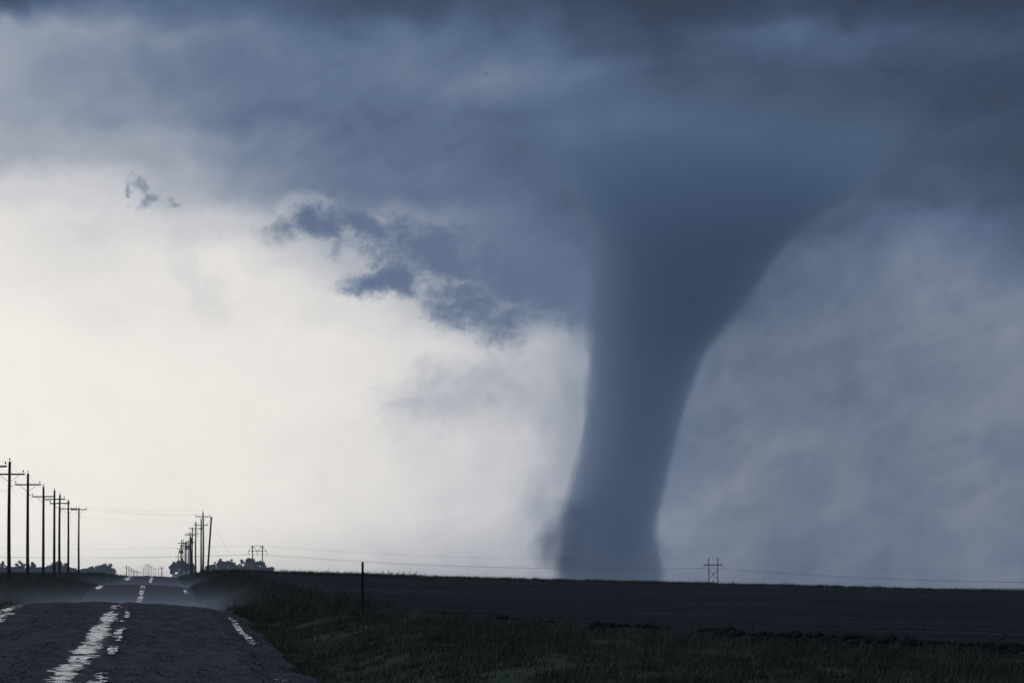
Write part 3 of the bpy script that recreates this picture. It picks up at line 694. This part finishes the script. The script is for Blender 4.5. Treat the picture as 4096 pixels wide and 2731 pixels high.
# ------------------------------------------------------------------ grass
grass_mat = material('grass_blades', (.05, .06, .04), rough=.9)
def build_grass():
    t = grass_mat.node_tree; p = t.nodes['Principled BSDF']; a_ = t.nodes.new('ShaderNodeAttribute'); a_.attribute_name = 'tone'
    r = t.nodes.new('ShaderNodeValToRGB'); t.links.new(a_.outputs['Fac'], r.inputs[0]); t.links.new(r.outputs[0], p.inputs['Base Color'])
    cs = [(0, (.022, .030, .018)), (.35, (.042, .054, .032)), (.65, (.070, .080, .050)), (.85, (.100, .098, .066)), (1, (.17, .15, .10))]
    while len(r.color_ramp.elements) < len(cs): r.color_ramp.elements.new(.5)
    for e, (q, c) in zip(r.color_ramp.elements, cs): e.position = q; e.color = (*c, 1)
build_grass()
def grass(name, X, Y, hmin, hmax, w, seed, label):
    r = np.random.default_rng(seed); n = len(X); Z = ground_z(X, Y) - .03
    h = (hmin + (hmax - hmin) * r.beta(1.4, 4, n)) * (0.9 + 0.8 * np.clip(fbm(X / .8, Y / 2.0, seed, 4, .65), -1, 1))
    stem = r.uniform(size=n) < .02; h = np.where(stem, h * 1.5 + .12, np.maximum(h, .03))
    th = r.uniform(0, 2 * np.pi, n); ww = w * r.uniform(.6, 1.4, n)
    lx = r.normal(.22, .35, n) * h; ly = r.normal(0, .3, n) * h
    cx, cy = np.cos(th) * ww, np.sin(th) * ww
    B0 = np.stack([X - cx, Y - cy, Z], -1); B1 = np.stack([X + cx, Y + cy, Z], -1)
    M0 = np.stack([X - cx * .7 + lx * .35, Y - cy * .7 + ly * .35, Z + h * .6], -1); M1 = np.stack([X + cx * .7 + lx * .35, Y + cy * .7 + ly * .35, Z + h * .6], -1)
    T = np.stack([X + lx, Y + ly, Z + h], -1)
    V = np.stack([B0, B1, M1, M0, T], 1).reshape(-1, 3); b = np.arange(n)[:, None] * 5
    F = np.concatenate([b + np.array([[0, 1, 2]]), b + np.array([[0, 2, 3]]), b + np.array([[3, 2, 4]])])
    o = mesh(name, V, F, grass_mat)
    tone = np.clip(.42 + .22 * r.normal(size=n) + .30 * fbm(X / .7, Y / 1.5, seed + 4, 4, .7), 0, 1); tone = np.where(stem, np.clip(tone + .35, 0, 1), tone)
    a_ = o.data.attributes.new('tone', 'FLOAT', 'POINT'); a_.data.foreach_set('value', np.repeat(tone, 5).astype(np.float32))
    return tag(o, label, 'grass', kind='stuff')
def scatter(n, y0, y1, t0, t1, seed, power=1.0, inframe=True):
    r = np.random.default_rng(seed); Y = y0 + (y1 - y0) * r.uniform(0, 1, n) ** power; t = r.uniform(t0, t1, n); X = xr(Y) + t
    if inframe:
        k = (np.abs(X) < Y * .12 + 4); X, Y, t = X[k], Y[k], t[k]
    return X, Y, t
X, Y, t = scatter(420000, 66, 215, 3.3, 28, 1, 1.0)
k = (field_t(X, Y) < .25 + 2.5 * np.random.default_rng(9).uniform(size=len(t)) ** 3) & ((t > 4.18 + .3 * vnoise(Y / 4, Y * 0, 31)) | (np.random.default_rng(3).uniform(size=len(t)) < .22 * sstep(3.3, 4.2, t)))
grass('grass', X[k], Y[k], .05, .29, .007, 12, 'dark rough grass covering the verge beside the road')
X, Y, t = scatter(60000, 200, 620, 4.3, 9.2, 2); grass('grass', X, Y, .12, .6, .015, 13, 'dark grass on the bank of the road beyond the crest')
X, Y, t = scatter(30000, 600, 1000, 4.3, 30, 4); grass('grass', X, Y, .15, .7, .03, 14, 'grass at the foot of the clustered utility poles')
X, Y, t = scatter(70000, 215, 640, -16, -4.4, 5); grass('grass', X, Y, .12, .55, .015, 15, 'grass on the verge below the roadside utility poles')
X, Y, t = scatter(45000, 640, 1000, -60, -4.4, 6); grass('grass', X, Y, .15, .6, .03, 16, 'far grass between the roadside poles and the shelterbelt')
X, Y, t = scatter(60000, 585, 612, 9, 105, 8); grass('grass', X, Y, .12, .42, .02, 17, 'dark green fringe of crop along the crest of the ploughed field')
# clods turned up along the field edge
clod_mat = material('wet_clods', (.014, .014, .015), (.026, .025, .026), scale=3, rough=1)
def clods(X, Y, smin, smax, seed, name, label, Z=None):
    r = np.random.default_rng(seed); n = len(X); Z = ground_z(X, Y) if Z is None else Z; s = smin + (smax - smin) * r.beta(1, 3, n)
    base_ = np.array([(1, 0, 0), (-1, 0, 0), (0, 1, 0), (0, -1, 0), (0, 0, .8), (0, 0, -.6)]); f_ = np.array([(0, 2, 4), (2, 1, 4), (1, 3, 4), (3, 0, 4), (2, 0, 5), (1, 2, 5), (3, 1, 5), (0, 3, 5)])
    V = (base_[None] * r.uniform(.6, 1.3, (n, 6, 1)) * s[:, None, None] + np.stack([X, Y, Z + s * .25], -1)[:, None]).reshape(-1, 3)
    F = (f_[None] + np.arange(n)[:, None, None] * 6).reshape(-1, 3)
    tag(mesh(name, V, F, clod_mat), label, 'soil', kind='stuff')
r = np.random.default_rng(77); X = r.uniform(-9, 20, 60000); Y = r.uniform(100, 210, 60000); ft = field_t(X, Y)
k = (ft > -1.0) & (ft < 1.6 + .8 * fbm(X / 3, Y / 8, 4, 3)) & (np.abs(X) < Y * .1 + 2) & (fbm(X / 1.5, Y / 4, 8, 3) > -.35 + .9 * (X < 1)); clods(X[k], Y[k], .04, .20, 5, 'soil_clods', 'dark wet clods turned up along the edge of the ploughed field')
X = r.uniform(-30, 62, 9000); Y = 140 + 440 * r.uniform(0, 1, 9000) ** 1.3; k = (field_t(X, Y) > 1.5) & (np.abs(X) < Y * .1 + 2)
clods(X[k], Y[k], .02, .06, 6, 'soil_clods', 'scattered clods over the dark ploughed field')

gr_ = np.random.default_rng(55); gY = 62 + 150 * gr_.uniform(0, 1, 60000) ** 1.2; gt = gr_.uniform(-4.3, 4.3, 60000) + 0 * gY
gk = (np.abs(gt) > .5) & ((fbm(gt / .6, gY / 6, 15, 3) > -.1) | (np.abs(gt) > 3.4)); clod_mat = material('road_stones', (.03, .028, .028), (.13, .12, .115), scale=6, rough=.9)
clods(gt[gk] + xr(gY[gk]), gY[gk], .008, .035, 56, 'road_gravel', 'loose wet stones strewn over the gravel road', road_surface(gt[gk], gY[gk]))
# ------------------------------------------------------------------ haze
hb = MB().box((0, 4150, 300), (2300, 4650, 350)).obj('haze', volume_mat('storm_haze', (.70, .83, .98), 4.5e-5, 0.55))
tag(hb, 'rain haze filling the air over the fields', 'haze', kind='stuff')
